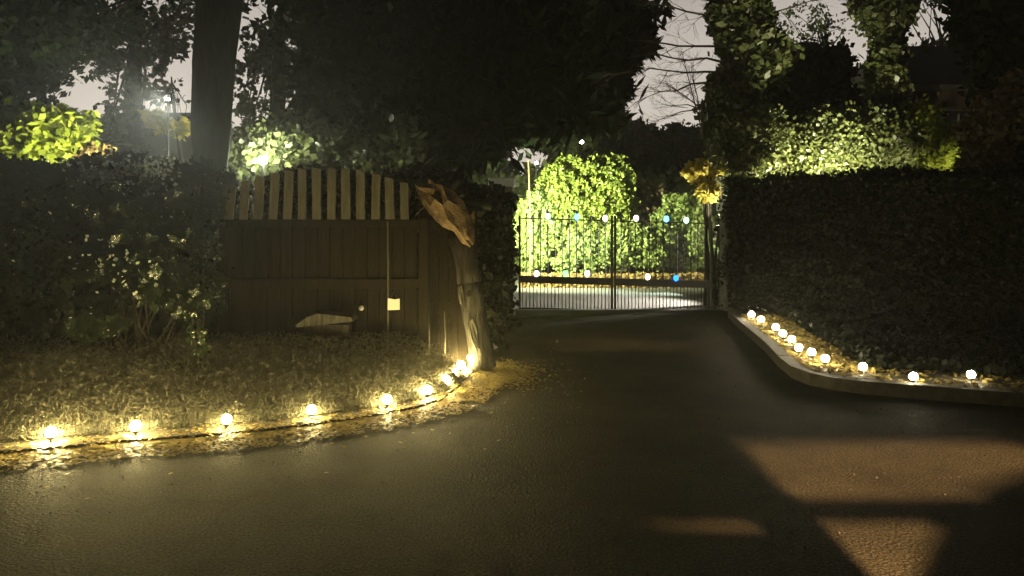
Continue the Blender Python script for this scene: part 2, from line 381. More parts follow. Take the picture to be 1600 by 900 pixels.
# ------------------------------------------------------------ hedges
def hedge(name, label, poly, ztop, nleaf, size, m, zfun=None, ragged=0.075, core=None, base=0.0):
    """poly: footprint; leaves over all faces of an extruded block plus a dark inner mass"""
    c = Vector((sum(p[0] for p in poly)/len(poly), sum(p[1] for p in poly)/len(poly), 0))
    root = empty(name, (c.x, c.y, base)); tag(root, label, 'hedge')
    zf = zfun or (lambda x, y: ztop)
    bm = bmesh.new()
    inn = [(x-c.x, y-c.y) for x, y in core] if core else [(c.x + (x-c.x)*0.97 - c.x, c.y + (y-c.y)*0.85 - c.y) for x, y in poly]
    lo = [bm.verts.new((x, y, 0)) for x, y in inn]; hi = [bm.verts.new((x, y, zf(x + c.x, y + c.y) - base - 0.12)) for x, y in inn]
    n = len(poly); bm.faces.new(lo); bm.faces.new(hi)
    for i in range(n): bm.faces.new((lo[i], hi[i], hi[(i+1) % n], lo[(i+1) % n]))
    obj('branch_core', bm, M['bark'], root)
    segs = [(Vector((*poly[i], 0)), Vector((*poly[(i+1) % n], 0))) for i in range(n)]
    lens = np.array([(q-p).length for p, q in segs]); areas = lens * ztop
    pts = []
    for (p, q), k in zip(segs, (areas / areas.sum() * nleaf * 0.75).astype(int)):
        t = NR.uniform(0, 1, k); x = p.x + (q.x-p.x)*t; y = p.y + (q.y-p.y)*t
        nd = Vector((-(q-p).y, (q-p).x, 0)).normalized()
        z = NR.uniform(0, 1, k) * np.array([zf(a, bb) for a, bb in zip(x, y)])
        bul = 0.12*np.sin(x*3.1+z*2.3)*np.cos(y*2.7+z*3.9+1) + NR.normal(0, ragged, k)
        pts.append(np.stack([x + nd.x*bul, y + nd.y*bul, z], 1))
    k = int(nleaf * 0.35); tt = NR.dirichlet(np.ones(n), k); Pp = np.array(poly)
    xy = tt @ Pp
    if n == 4:
        u = NR.uniform(0, 1, (k, 1)); v = NR.uniform(0, 1, (k, 1))
        xy = (Pp[0]*(1-u)+Pp[1]*u)*(1-v) + (Pp[3]*(1-u)+Pp[2]*u)*v
    z = np.array([zf(a, bb) for a, bb in xy]) + 0.05*np.sin(xy[:, 0]*4.3) + np.abs(NR.normal(0, ragged, k)) - ragged*0.8
    pts.append(np.stack([xy[:, 0], xy[:, 1], z], 1))
    pts = np.concatenate(pts) - np.array((c.x, c.y, base)); pts[:, 2] = np.maximum(pts[:, 2], 0.02)
    fromarrays('foliage', leaves(pts, size, 1.5), 4, M[m], root)
    return root
hedge('glossy_hedge', 'tall glossy dark hedge on the left with glinting leaves along its top', [(-8.0, 6.9), (-3.12, 7.35), (-3.12, 8.4), (-8.0, 8.2)], 2.12, 120000, 0.045, 'leafhedge', base=0.04)
gh = [o_ for o_ in C.objects if o_.name == 'glossy_hedge'][0]
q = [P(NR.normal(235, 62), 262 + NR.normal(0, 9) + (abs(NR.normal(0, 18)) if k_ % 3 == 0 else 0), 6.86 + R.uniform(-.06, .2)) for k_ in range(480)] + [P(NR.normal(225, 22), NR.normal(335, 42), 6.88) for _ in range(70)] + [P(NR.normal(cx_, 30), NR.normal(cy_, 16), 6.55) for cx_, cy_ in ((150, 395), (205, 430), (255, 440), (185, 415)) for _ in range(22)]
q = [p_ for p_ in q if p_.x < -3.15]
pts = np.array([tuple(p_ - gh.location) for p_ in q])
fromarrays('painted_glints', leaves(pts, 0.032, 1.2), 4, M['leafglint'], gh)  # glints on the hedge, put into the pale colour of these leaves
def rz(x, y): return 1.6 + 0.062 * max(y, 8.2) - 0.0
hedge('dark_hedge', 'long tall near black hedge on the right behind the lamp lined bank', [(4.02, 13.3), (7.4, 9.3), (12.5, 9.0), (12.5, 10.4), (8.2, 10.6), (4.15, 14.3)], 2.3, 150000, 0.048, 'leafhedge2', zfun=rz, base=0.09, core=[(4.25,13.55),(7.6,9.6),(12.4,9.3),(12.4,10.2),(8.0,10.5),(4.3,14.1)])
hedge('ivy_wall', 'ivy smothered wall end between the broken tree and the iron gate', [(-0.62, 9.2), (-0.27, 9.2), (-0.14, 13.2), (-0.60, 13.3)], 2.2, 26000, 0.075, 'leafhedge2', zfun=lambda x, y: 1.90 + (y-9.2)*0.062, base=0.03)
hedge('climber_hedge', 'dark climber covered fence line behind the broken tree', [(-3.1, 9.3), (-0.65, 9.3), (-0.65, 10.3), (-3.1, 10.3)], 2.15, 20000, 0.07, 'leafhedge2')

# trailing ivy hanging off the hedge front, left
def ivy(name, label, ells, n, nc, cr, size=0.06, m='leafhedge'):
    c = Vector((np.mean([e_[0] for e_ in ells]), np.mean([e_[1] for e_ in ells]), 0.04))
    root = empty(name, c); tag(root, label, 'plant')
    bm = bmesh.new()
    for k in range(9):
        e_ = R.choice(ells); top = Vector((e_[0], e_[1] + 0.1, e_[2] + e_[5])) - c
        tube(bm, [Vector((e_[0]-c.x + R.uniform(-.2, .2), 0.15, 0)), top * 0.5 + Vector((R.uniform(-.2, .2), 0, 0)), top], [0.012, 0.009, 0.004], 4)
    obj('stem', bm, M['bark'], root)
    fromarrays('foliage', leaves(clump_points(ells, n, nc, cr) - np.array(c), size, 1.3), 4, M[m], root)
ivy('trailing_ivy', 'big glossy leaved laurel spray bulging from the front of the left hedge', pe([(170,420,55,30),(230,400,60,60),(205,330,80,40),(260,440,30,22)], 6.75, 0.16), 1500, 60, 0.12, 0.085)
ivy('trailing_ivy', 'thin drooping ivy spray hanging low between the left hedge and wooden gate', pe([(292,470,26,22),(312,520,14,30),(150,510,50,20)], 6.6, 0.12), 420, 30, 0.09, 0.065)

# ------------------------------------------------------------ arched wooden gate
D = 7.6
xl, xr = W(322, D), W(652, D)
def arch(px):   # row of the arched top
    t = (px - 505) / 175.0
    return 262 + 42 * t * t
root = empty('wooden_gate', (0, D, 0.04)); tag(root, 'tall dark boarded wooden gate with an arched row of upright palings on top', 'gate')
zr = CH - (343 - HZ) * D / F - 0.04
bm = bmesh.new()
nb = 17
for i in range(nb):
    a = xl + (xr-xl)*i/nb; bb = xl + (xr-xl)*(i+1)/nb
    box(bm, a + 0.003, bb - 0.003, -0.012 + R.uniform(-.002, .002), 0.012, 0.03, zr - 0.045)
obj('boards', bm, M['darkwood'], root)
for z, hh in ((zr - 0.04, 0.08), (0.95, 0.1), (0.2, 0.1)):
    bm = bmesh.new(); box(bm, xl - 0.02, xr + 0.02, -0.045, -0.014, z - hh/2, z + hh/2); obj('rail', bm, M['darkwood'], root, bevel=0.004)
for i in range(14):
    px = 337 + i * 22.8; x = W(px, D); top = CH - (arch(px) - HZ) * D / F - 0.04; wd = 0.043 + R.uniform(-.003, .003)
    bm = bmesh.new(); s = R.uniform(-.012, .012) + (0.05 * max(0, (500 - px) / 170))
    n = 8; poly = []
    for k in range(n+1): poly.append((x - wd + s*k/n + R.uniform(-.003, .003), zr - 0.0 + (top-zr)*k/n))
    for k in range(n, -1, -1): poly.append((x + wd + s*k/n + R.uniform(-.003, .003), zr - 0.0 + (top-zr)*k/n - (0.015 if k == n else 0)))
    prism(bm, poly, 'y', -0.05, -0.03)
    obj('paling', bm, M['paling'], root)
for x in (xl - 0.07, xr + 0.07):
    bm = bmesh.new(); box(bm, x - 0.05, x + 0.05, -0.05, 0.05, 0, zr + 0.02); obj('gate_post', bm, M['darkwood'], root, bevel=0.006)
bm = bmesh.new(); x = W(607.5, D); tube(bm, [(x, -0.055, zr - 0.02), (x + 0.002, -0.055, 1.0), (x + 0.004, -0.055, 0.3)], 0.009, 6); obj('cover_strip', bm, M['paling'], root)
bm = bmesh.new(); x = W(567, D); z = CH - (480 - HZ)*D/F - 0.04
sphere(bm, (x, -0.075, z), 0.028, 2); tube(bm, [(x, -0.05, z), (x, -0.014, z)], 0.012, 8); obj('knob', bm, M['cap'], root, smooth=True)
# white square notice
p = P(617, 474, D); root = empty('notice', (p.x, D - 0.075, p.z - 0.06)); tag(root, 'small square off white notice fixed on the dark wooden gate', 'notice')
bm = bmesh.new(); prism(bm, [(-0.06, 0), (0.062, 0.004), (0.06, 0.118), (0.012, 0.108), (-0.058, 0.122)], 'y', -0.006, 0.004); obj('card', bm, M['white'], root)
bm = bmesh.new(); tube(bm, [(-0.04, 0.004, 0.10), (0, 0.02, 0.19), (0.045, 0.004, 0.10)], 0.004, 5); obj('string', bm, M['twig'], root)
# pale low slab
p = P(510, 505, 7.25)
root = empty('stone_slab', (p.x, p.y, 0.045)); tag(root, 'long pale low domed slab showing before the dark wooden gate', 'slab')
bm = bmesh.new()
k = 7.25 / F
prism(bm, [(-44*k, p.z-0.08), (44*k, p.z - 0.02), (40*k, p.z+0.02), (5*k, p.z+0.045), (-12*k, p.z+0.055), (-28*k, p.z+0.02), (-46*k, p.z-0.06)], 'y', -0.05, 0.2); obj('top', bm, M['palebark'], root)
bm = bmesh.new(); box(bm, -0.22, 0.22, 0.02, 0.16, 0, p.z - 0.06); obj('support', bm, M['bark'], root, bevel=0.006)
# plain dark fence to the right of the wooden gate
root = empty('board_fence', (0, 8.0, 0.04)); tag(root, 'short dark board fence between the wooden gate and the broken tree', 'fence')
bm = bmesh.new(); a0, a1 = W(656, 8.0), W(748, 8.3)
for i in range(6):
    a = a0 + (a1-a0)*i/6; box(bm, a+.003, a + (a1-a0)/6-.003, 0.0, 0.022, 0.02, 1.72); 
obj('boards', bm, M['darkwood'], root)
bm = bmesh.new(); box(bm, a0, a1, -0.035, -0.002, 1.5, 1.6); obj('rail', bm, M['darkwood'], root, bevel=0.004)
for px in (693, 668):
    bm = bmesh.new(); x = W(px, 7.95); tube(bm, [(x, -0.06, 0.02), (x + .02, -0.06, 0.35), (x + 0.01, -0.05, 0.62)], [0.012, 0.010, 0.006], 6); obj('stake', bm, M['paling'], root)

# ------------------------------------------------------------ broken tree
TB = G(752, 572, 0.04); TD = 8.0
root = empty('broken_tree', TB); tag(root, 'leaning broken tree trunk with pale bark below and torn orange wood on top', 'tree trunk')
def L(px, py, d=TD): return P(px, py, d) - TB
def lump(bm, pts, rs, n=14, wob=0.14): tube(bm, pts, rs, n, wob=wob)
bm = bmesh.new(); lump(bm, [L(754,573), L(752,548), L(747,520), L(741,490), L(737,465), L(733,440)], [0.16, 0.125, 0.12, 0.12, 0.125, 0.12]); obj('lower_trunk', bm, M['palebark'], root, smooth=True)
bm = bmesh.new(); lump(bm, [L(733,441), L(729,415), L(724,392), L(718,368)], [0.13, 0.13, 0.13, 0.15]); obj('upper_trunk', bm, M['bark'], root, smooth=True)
def slab(rows, thick, dd, mname, nm, parent, flip=1):
    """torn wood: cross-sections (px,py centre, half width px, across-angle)"""
    bm = bmesh.new(); rings = []
    for (px, py, hw, ang) in rows:
        c = L(px, py, dd); hw = hw*dd/F; r = []
        for k in range(12):
            a = 2*math.pi*k/12; u = math.cos(a)*hw*(1+R.uniform(-.22, .22)); v = math.sin(a)*thick*(1+R.uniform(-.5, .5)) + R.uniform(-.02, .02)
            r.append(bm.verts.new(c + Vector((u*math.cos(ang), v, u*math.sin(ang)))))
        rings.append(r)
    for i in range(len(rings)-1):
        for k in range(12): bm.faces.new((rings[i][k], rings[i][(k+1)%12], rings[i+1][(k+1)%12], rings[i+1][k]))
    bm.faces.new(rings[0]); bm.faces.new(rings[-1])
    return obj(nm, bm, M[mname], parent, smooth=False)
tl = slab([(738,383,5,.7),(732,368,15,.8),(722,350,21,.85),(708,334,25,.9),(694,322,25,1.0),(681,311,24,1.1),(668,302,20,1.2),(657,294,10,1.2),(650,288,2,1.2)], 0.09, TD-0.22, 'torn', 'torn_limb', root)
slab([(672,312,10,.3),(674,298,11,.2),(673,288,8,.1),(672,281,3,.1)], 0.06, TD-0.24, 'torn', 'splinter', root)
slab([(668,318,6,.8),(660,326,3,.8),(648,338,1,.8)], 0.02, TD-0.2, 'torn', 'splinter', root)
slab([(732,352,9,.2),(737,340,6,.2),(740,330,2,.2)], 0.04, TD-0.2, 'torn', 'splinter', root)
bm = bmesh.new(); tube(bm, [L(694,306), L(722,313), L(752,321), L(768,324)], [0.022, 0.03, 0.038, 0.036], 8, wob=.06); obj('branch_stub', bm, M['palebark'], root, smooth=True)
bm = bmesh.new(); lump(bm, [L(733,459,TD-.135), L(733,459,TD-.11)], [0.035, 0.03], 10); obj('knot_hole', bm, M['bark'], root)
for rows in ([(719,447,4,.5),(720,460,5,.4),(722,475,3,.2)], [(736,500,7,.6),(740,520,6,.3),(746,545,4,.2)]):
    slab(rows, 0.02, TD-.13, 'paling', 'peeling_bark', root)

# ------------------------------------------------------------ gate pillars
GD = 13.9
def pillar(label, x0, x1, z, y=13.55):
    root = empty('gate_pillar', ((x0+x1)/2, y + 0.2, 0)); tag(root, label, 'pillar')
    h = (x1-x0)/2
    bm = bmesh.new(); box(bm, -h, h, -h, h, 0, z); obj('shaft', bm, M['stone'], root, bevel=0.012)
    bm = bmesh.new(); box(bm, -h-0.05, h+0.05, -h-0.05, h+0.05, z + 0.001, z + 0.16); obj('cap', bm, M['cap'], root, bevel=0.02)
pillar('square gate pillar with a pale cap left of the iron gate', W(768, GD), W(801, GD), P(0, 293, GD).z)
pillar('square gate pillar against the dark hedge right of the iron gate', W(1124, GD), W(1150, GD), P(0, 330, GD).z)

# ------------------------------------------------------------ iron gates
def gate_leaf(label, pa, pb, hinge_left):
    xa, xb = W(pa, GD), W(pb, GD)
    root = empty('iron_gate', (xa if hinge_left else xb, GD, 0.0)); ox = root.location.x
    tag(root, label, 'gate', 'pair of iron drive gates')
    sl = lambda x: -(x - W(812, GD)) * 0.028          # falls a little to the right
    Zt, Zm, Zb = P(0, 341, GD).z, P(0, 436, GD).z, P(0, 482, GD).z
    def rail(z, h, t, nm):
        bm = bmesh.new()
        prism(bm, [(xa-ox, z-h/2+sl(xa)), (xb-ox, z-h/2+sl(xb)), (xb-ox, z+h/2+sl(xb)), (xa-ox, z+h/2+sl(xa))], 'y', -t/2, t/2)
        obj(nm, bm, M['iron'], root)
    rail(Zt, 0.022, 0.03, 'top_rail'); rail(Zm, 0.13, 0.05, 'middle_rail'); rail(Zb, 0.05, 0.04, 'bottom_rail')
    for x in (xa + 0.012, xb - 0.012):
        bm = bmesh.new(); cx = x - ox; outer = (x < xb - .1) == hinge_left
        box(bm, cx-0.02, cx+0.02, -0.021, 0.021, Zb-0.04+sl(x), Zt + (0.05 if outer else 0.10) + sl(x)); obj('stile', bm, M['iron'], root)
    nbar = round((pb-pa)/11.0)
    for i in range(1, nbar):
        x = xa + (xb-xa)*i/nbar; cx = x - ox; bm = bmesh.new()
        tube(bm, [(cx, 0, Zm+0.06+sl(x)), (cx, 0, Zt+0.05+sl(x))], 0.010, 6)
        cyl(bm, (cx, 0, Zt+0.05+sl(x)), 0.019, 0.002, 0.07, 6); obj('bar', bm, M['iron'], root)
    bm = bmesh.new(); m = nbar*2
    for i in range(1, m):
        x = xa + (xb-xa)*i/m; cx = x-ox; tube(bm, [(cx, 0, Zb+sl(x)), (cx, 0, Zm-0.05+sl(x))], 0.0078, 5)
    obj('dog_bars', bm, M['iron'], root)
    for z in (Zb + 0.1, Zt - 0.2):
        x = (xa - 0.03) if hinge_left else (xb + 0.03); bm = bmesh.new(); cx = x - ox
        tube(bm, [(cx, 0, z-0.06+sl(x)), (cx, 0, z+0.06+sl(x))], 0.024, 8); box(bm, cx-0.05, cx+0.05, -.01, .01, z-.02+sl(x), z+.02+sl(x)); obj('hinge', bm, M['iron'], root)
    return sl
sl = gate_leaf('left leaf of the tall black iron gates with spear topped bars', 811, 957, True)
gate_leaf('right leaf of the tall black iron gates with spear topped bars', 960, 1112, False)

# ------------------------------------------------------------ lamps
bulbmats = {}
def bm_(name, col, e):
    if name not in bulbmats: bulbmats[name] = glow(name, col, e)
    return bulbmats[name]
def make_lamp(bulbmat, r):
    root = empty('stake_lamp')
    bm = bmesh.new(); sphere(bm, (0, 0, 0), r, 2); obj('bulb', bm, bulbmat, root, smooth=True)
    bm = bmesh.new(); cyl(bm, (0, 0, -r*1.35), r*0.55, r*0.8, r*0.55, 14); obj('holder', bm, M['plastic'], root, bevel=0)
    bm = bmesh.new(); cyl(bm, (0, 0, -0.16), 0.003, 0.007, 0.16 - r*1.35, 8); obj('stake', bm, M['plastic'], root)
    return root
def dup(root):
    r = root.copy(); C.objects.link(r)
    for ch in list(root.children):
        c = ch.copy(); C.objects.link(c); c.parent = r
    return r
def bulbvar(root, col, e):
    k = R.choice((0.65, 0.85, 1.0, 1.2, 1.4))
    for ch in root.children:
        if ch.name.startswith('bulb'):
            ch.material_slots[0].link = 'OBJECT'; ch.material_slots[0].material = bm_(f'bulb_{col[2]}_{k}', col, e*k)
ORD = ['first','second','third','fourth','fifth','sixth','seventh','eighth','ninth','tenth','eleventh']
WARM = (1.0, 0.79, 0.32); WARM2 = (1.0, 0.86, 0.55)
src = make_lamp(bm_('warm_bulb', WARM, KERB_E), 0.037)
LL = [(80,675),(212,665),(354,655),(487,640),(605,624),(668,609),(697,594),(709,583),(720,570),(726,559)]
for i, (px, py) in enumerate(LL):
    o = src if i == 0 else dup(src)
    o.location = G(px, py, 0.105)
    bulbvar(o, WARM, KERB_E)
    s = 1.0 + max(0, o.location.y - 6) * 0.07; o.scale = (s, s, s)
    tag(o, f'glowing warm white stake lamp, {ORD[i]} from the left along the left edge of the drive', 'garden lamp', 'lamps along the left edge of the drive')
src2 = make_lamp(bm_('soft_white_bulb', WARM2, KERB_E*0.17), 0.038)
RL = [(1174,491),(1189,499),(1212,511),(1223,521),(1237,530),(1248,543),(1268,550),(1289,560),(1348,573),(1427,588),(1517,585)]
for i, (px, py) in enumerate(RL):
    o = src2 if i == 0 else dup(src2)
    o.location = G(px, py, 0.195 if i < 8 else 0.17)
    bulbvar(o, WARM2, KERB_E*0.17)
    s = 1.0 + max(0, o.location.y - 7) * 0.06; o.scale = (s, s, s)
    tag(o, f'glowing white stake lamp, {ORD[i]} from the iron gate along the right bank', 'garden lamp', 'lamps along the right bank')
GC = dict(w=(1, .85, .55), c=(.13, .6, 1.0), b=(.02, .16, 1.0), g=(.16, 1.0, .16), m=(.4, 1, .5))
GN = dict(w='warm white', c='pale cyan', b='bright blue', g='pale green', m='cool white')
def gate_bulb(px, py, col, label):
    root = empty('gate_light', (W(px, GD), GD - 0.06, P(0, py, GD).z)); tag(root, label, 'fairy light', 'coloured lights on the iron gates')
    bm = bmesh.new(); sphere(bm, (0, 0, 0), 0.05, 2, 1.25); obj('bulb', bm, bm_('gate_bulb_' + GN[col].replace(' ', '_'), GC[col], GATE_E), root, smooth=True)
    bm = bmesh.new(); cyl(bm, (0, 0.0, 0.045), 0.022, 0.012, 0.05, 8); obj('socket', bm, M['plastic'], root)
for i, (px, py, c) in enumerate([(856,338,'m'),(901,339,'c'),(945,341,'w'),(993,341,'w'),(1040,342,'c'),(1071,344,'m')]):
    gate_bulb(px, py, c, f'{GN[c]} light, {ORD[i]} from the left along the top rail of the iron gates')
for i, (px, py, c) in enumerate([(838,427,'w'),(883,427,'g'),(917,427,'w'),(1011,432,'w'),(1055,434,'b')]):
    gate_bulb(px, py, c, f'{GN[c]} light, {ORD[i]} from the left on the middle rail of the iron gates')

def flood(name, label, loc, target, power, col=(1, .93, .75), ang=80, blend=.5, post=True, r=0.05, e=60, head=0.09):
    loc = Vector(loc); target = Vector(target); d = (target - loc).normalized()
    root = empty(name, (loc.x, loc.y, 0)); tag(root, label, 'floodlight')
    q = d.to_track_quat('-Z', 'Y').to_matrix().to_4x4()
    T = Matrix.Translation(Vector((0, 0, loc.z))) @ q
    bm = bmesh.new(); box(bm, -head, head, -head*.7, head*.7, 0.004, 0.07); bm.transform(T); obj('housing', bm, M['plastic'], root)
    bm = bmesh.new(); box(bm, -head*.85, head*.85, -head*.55, head*.55, -0.002, 0.002); bm.transform(T); obj('lens', bm, glow(name + '_lens', col, e), root)
    if post:
        bm = bmesh.new(); tube(bm, [(0, 0, 0), (0, 0, loc.z)], 0.02, 8); 
        bm.transform(Matrix.Translation(-d * 0.06)); 
        for v in bm.verts: v.co.z = max(v.co.z, 0)
        obj('post', bm, M['plastic'], root)
    ld = bpy.data.lights.new(name + '_beam', 'SPOT'); ld.energy = power; ld.color = col; ld.spot_size = rad(ang); ld.spot_blend = blend; ld.shadow_soft_size = r
    lo = bpy.data.objects.new('beam', ld); C.objects.link(lo); lo.parent = root
    lo.matrix_local = Matrix.Translation(Vector((0, 0, loc.z)) + d * 0.03) @ q
    return root
# inside the gates
flood('garden_floodlight', 'garden floodlight on a short post behind the left gate pillar', (-0.62, 16.2, 1.7), (1.9, 20.0, 1.7), 9500, (.93, 1, .55), 112, .9)
flood('garden_floodlight', 'garden floodlight on a short post behind the right gate pillar', (4.9, 15.2, 2.0), (3.0, 19.6, 1.4), 6500, (.8, 1, .85), 100, .6)
# behind the left hedge
flood('garden_floodlight', 'low floodlight lighting the yellow green shrub behind the left hedge', (-4.6, 8.9, 2.0), (-6.3, 9.6, 2.5), 520, (1, 1, .55), 100, .6)
flood('garden_floodlight', 'white floodlight on a tall post, high above the left hedge', P(262, 155, 12.5), (-4.0, 7.2, 2.15), 1400, (.93, 1, .95), 25, .6, e=25, head=0.04)
# behind the right hedge
flood('garden_floodlight', 'low floodlight lighting shrubs behind the right hedge', (7.9, 11.6, 1.9), (7.2, 14.6, 3.0), 1700, (1, .93, .6), 130, .7)
flood('garden_floodlight', 'low floodlight lighting shrubs near the right gate pillar', (5.9, 13.0, 2.2), (5.4, 15.2, 3.4), 2600, (1, .95, .6), 130, .7)

flood('garden_floodlight', 'unseen low floodlight added to brighten the gravel inside the iron gate', (4.4, 14.95, 1.6), (1.4, 15.0, 0), 2300, (1, .95, .85), 92, .6)  # added fill light, hidden by the right pillar
flood('garden_floodlight', 'tiny floodlight lighting the golden shrub above the right gate pillar', (3.97, 14.2, 1.55), (3.85, 14.65, 2.7), 300, (1, .93, .6), 90, .8)
def globe(label, p, r, col, e, arm=True):
    root = empty('globe_lamp', (p.x, p.y, 0)); tag(root, label, 'lamp', 'globe lamps among the far trees')
    bm = bmesh.new(); sphere(bm, (0, 0, p.z), r, 2); obj('globe', bm, glow('globe_light', col, e), root, smooth=True)
    bm = bmesh.new(); tube(bm, [(0, 0, 0), (0, 0, p.z - r*.8)], 0.03, 8); obj('post', bm, M['iron'], root)
globe('bright round lamp among green leaves above the left side of the wooden gate', P(411, 250, 13.0), 0.075, (.95, 1, .75), 1600)
globe('small far lamp above the bright shrub behind the iron gate', P(909, 222, 24), 0.06, (1, 1, .85), 60)
globe('small far lamp left of the bright shrub behind the iron gate', P(838, 255, 23), 0.05, (1, 1, .85), 60)

# ------------------------------------------------------------ shrubs inside the gates
def shrub(name, label, ells, n, nc, cr, size, lm, cat='shrub', group=None, shell=0.6, stem='bark', nst=7):
    c = Vector((np.mean([e_[0] for e_ in ells]), np.mean([e_[1] for e_ in ells]), 0))
    root = empty(name, c); tag(root, label, cat, group)
    bm = bmesh.new()
    for k in range(nst):
        e_ = R.choice(ells); q = Vector(e_[:3]) - c + Vector([R.uniform(-.7, .7)*e_[3+j] for j in range(3)])
        tube(bm, [Vector((R.uniform(-.15, .15), R.uniform(-.15, .15), 0)), q*0.5 + Vector((R.uniform(-.1, .1), 0, .1)), q], [0.035, 0.022, 0.008], 5)
    obj('stem', bm, M[stem], root)
    fromarrays('foliage', leaves(clump_points(ells, n, nc, cr, shell) - np.array(c), size, 1.5), 4, M[lm], root)
    return root
SG = 'shrubs lit up behind the iron gate'
shrub('shrub', 'big domed bright yellow green shrub behind the iron gate', pe([(915,300,72,60),(878,292,34,40),(956,288,32,40),(900,345,78,60),(950,330,45,60),(870,320,35,45)], 20.2, 0.9), 58000, 900, 0.13, 0.078, 'leafshrub', group=SG)
shrub('shrub', 'bright green shrub behind the left end of the iron gate', pe([(838,355,30,55),(825,385,25,40)], 19.6, 0.5), 15000, 160, 0.14, 0.078, 'leafgreen', group=SG)
shrub('shrub', 'rounded fresh green shrub behind the right end of the iron gate', pe([(1070,345,42,42),(1085,380,35,40),(1045,365,25,35)], 19.8, 0.6), 23000, 230, 0.14, 0.078, 'leafgreen', group=SG)
shrub('shrub', 'low green shrub behind the middle of the iron gate', pe([(1005,385,50,32),(970,385,40,30),(930,395,60,28),(880,395,50,28)], 19.2, 0.4), 23000, 260, 0.13, 0.078, 'leafgreen', group=SG)
shrub('shrub', 'sparse purplish grey twiggy shrub between the two green shrubs', pe([(1005,320,32,36),(1020,345,25,25)], 20.6, 0.5), 2600, 90, 0.14, 0.08, 'leafbrown', group=SG, nst=24)
pts = np.stack([NR.uniform(W(815, 18.8), W(1112, 18.8), 7000), NR.uniform(18.5, 19.3, 7000), NR.uniform(0.02, 1, 7000)**1.4*0.32], 1)
tag(fromarrays('border_plants', leaves(pts, 0.07, 1.6), 4, M['leaforange']), 'orange tan border plants at the foot of the lit shrubs', 'border plants', kind='stuff')
p = P(828, 300, 18.6)
root = empty('timber_post', (p.x, p.y, 0)); tag(root, 'slender pale timber pole rising behind the left end of the iron gate', 'pole')
bm = bmesh.new(); tube(bm, [(0, 0, 0), (0.02, 0, 1.5), (-0.04, 0, P(0, 250, 18.6).z)], [0.03, 0.022, 0.018], 8); obj('pole', bm, M['barkbrown'], root)
# ------------------------------------------------------------ trees
# big black conifer
co_e = pe([(740,40,270,140),(880,60,95,95),(630,145,150,90),(800,130,140,75),(880,150,72,40),(690,205,120,45)], 17, 1.6)
tips = pe([(958,20,22,26),(975,62,26,12),(1000,48,10,12),(986,92,18,9),(955,120,16,24),(962,150,14,10),(935,180,32,16),(960,176,9,9),(968,6,12,12),(1003,72,12,5)], 17, 0.35)
tp = clump_points(tips, 15000, 110, 0.12, 0.2)
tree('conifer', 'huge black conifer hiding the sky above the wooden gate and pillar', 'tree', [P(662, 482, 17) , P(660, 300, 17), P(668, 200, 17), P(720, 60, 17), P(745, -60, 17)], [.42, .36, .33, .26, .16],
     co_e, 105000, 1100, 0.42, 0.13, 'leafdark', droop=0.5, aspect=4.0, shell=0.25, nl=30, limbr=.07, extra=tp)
# big left trunk
tree('tall_tree', 'tall dark tree with a thick bare trunk behind the left hedge', 'tree', [P(330, 520, 11.2), P(330, 262, 11.2), P(331, 200, 11.2), P(334, 100, 11.2), P(345, 0, 11.2), P(350, -120, 11.2)], [.36, .24, .29, .32, .34, .33],
     pe([(440,-60,200,55),(250,-60,180,50),(160,20,60,22),(420,10,40,14)], 11.2, 1.5), 3000, 150, 0.2, 0.09, 'leafdark', nl=16, limbr=.08, shell=.2)
tree('tall_tree', 'near black tree crown filling the top left corner', 'tree', [Vector((-8.6, 10.0, 0)), Vector((-8.3, 10, 3)), Vector((-8.0, 10, 5))], [.25, .2, .12],
     pe([(0,40,95,100),(40,-10,80,60),(-60,100,120,90)], 9.8, 1.2), 34000, 420, 0.24, 0.08, 'leafdark', nl=14, limbr=.05, shell=.2)
BG = 'trees standing in the dark behind the left hedge'
tree('background_tree', 'leafy tree with sky gaps between the top left crown and the thick trunk', 'tree', [P(205, 440, 21), P(205, 230, 21), P(210, 100, 21), P(215, 0, 21)], [.3, .26, .2, .12],
     pe([(215,120,55,110),(170,60,55,60),(250,40,60,50),(200,210,70,40)], 21, 1.3), 3500, 110, 0.30, 0.13, 'leafmid', group=BG, nl=16, limbr=.06, shell=.2)
tree('background_tree', 'leafy tree with sky gaps just right of the thick trunk', 'tree', [P(430, 440, 20), P(432, 230, 20), P(436, 100, 20), P(440, 10, 20)], [.28, .24, .18, .1],
     pe([(430,90,60,60),(400,140,50,70),(470,60,60,80),(440,190,70,40),(520,120,60,90)], 20, 1.3), 3300, 100, 0.32, 0.125, 'leafmid', group=BG, nl=18, limbr=.06, shell=.2)
tree('background_tree', 'lamplit low green tree above the right half of the wooden gate', 'tree', [P(560, 430, 15), P(560, 290, 15), P(565, 240, 15)], [.14, .11, .07],
     pe([(570,235,75,34),(500,232,60,30),(610,215,45,30)], 15, 0.8), 11000, 200, 0.24, 0.11, 'leafivy', group=BG, nl=12, limbr=.04, shell=.3)
shrub('shrub', 'lamplit green shrub around the bright lamp above the wooden gate', pe([(430,232,75,26),(385,240,40,22),(470,215,50,22)], 14.0, 0.6), 11000, 200, 0.2, 0.10, 'leafivy')
shrub('shrub', 'brightly lit yellow green shrub above the far left of the hedge', pe([(50,225,75,42),(95,205,40,28),(10,200,50,25)], 9.6, 0.5), 12000, 170, 0.13, 0.075, 'leafyel')
shrub('shrub', 'small orange leaved bush above the left hedge', pe([(152,243,22,12)], 9.8, 0.25), 1200, 40, 0.07, 0.05, 'leaforange')
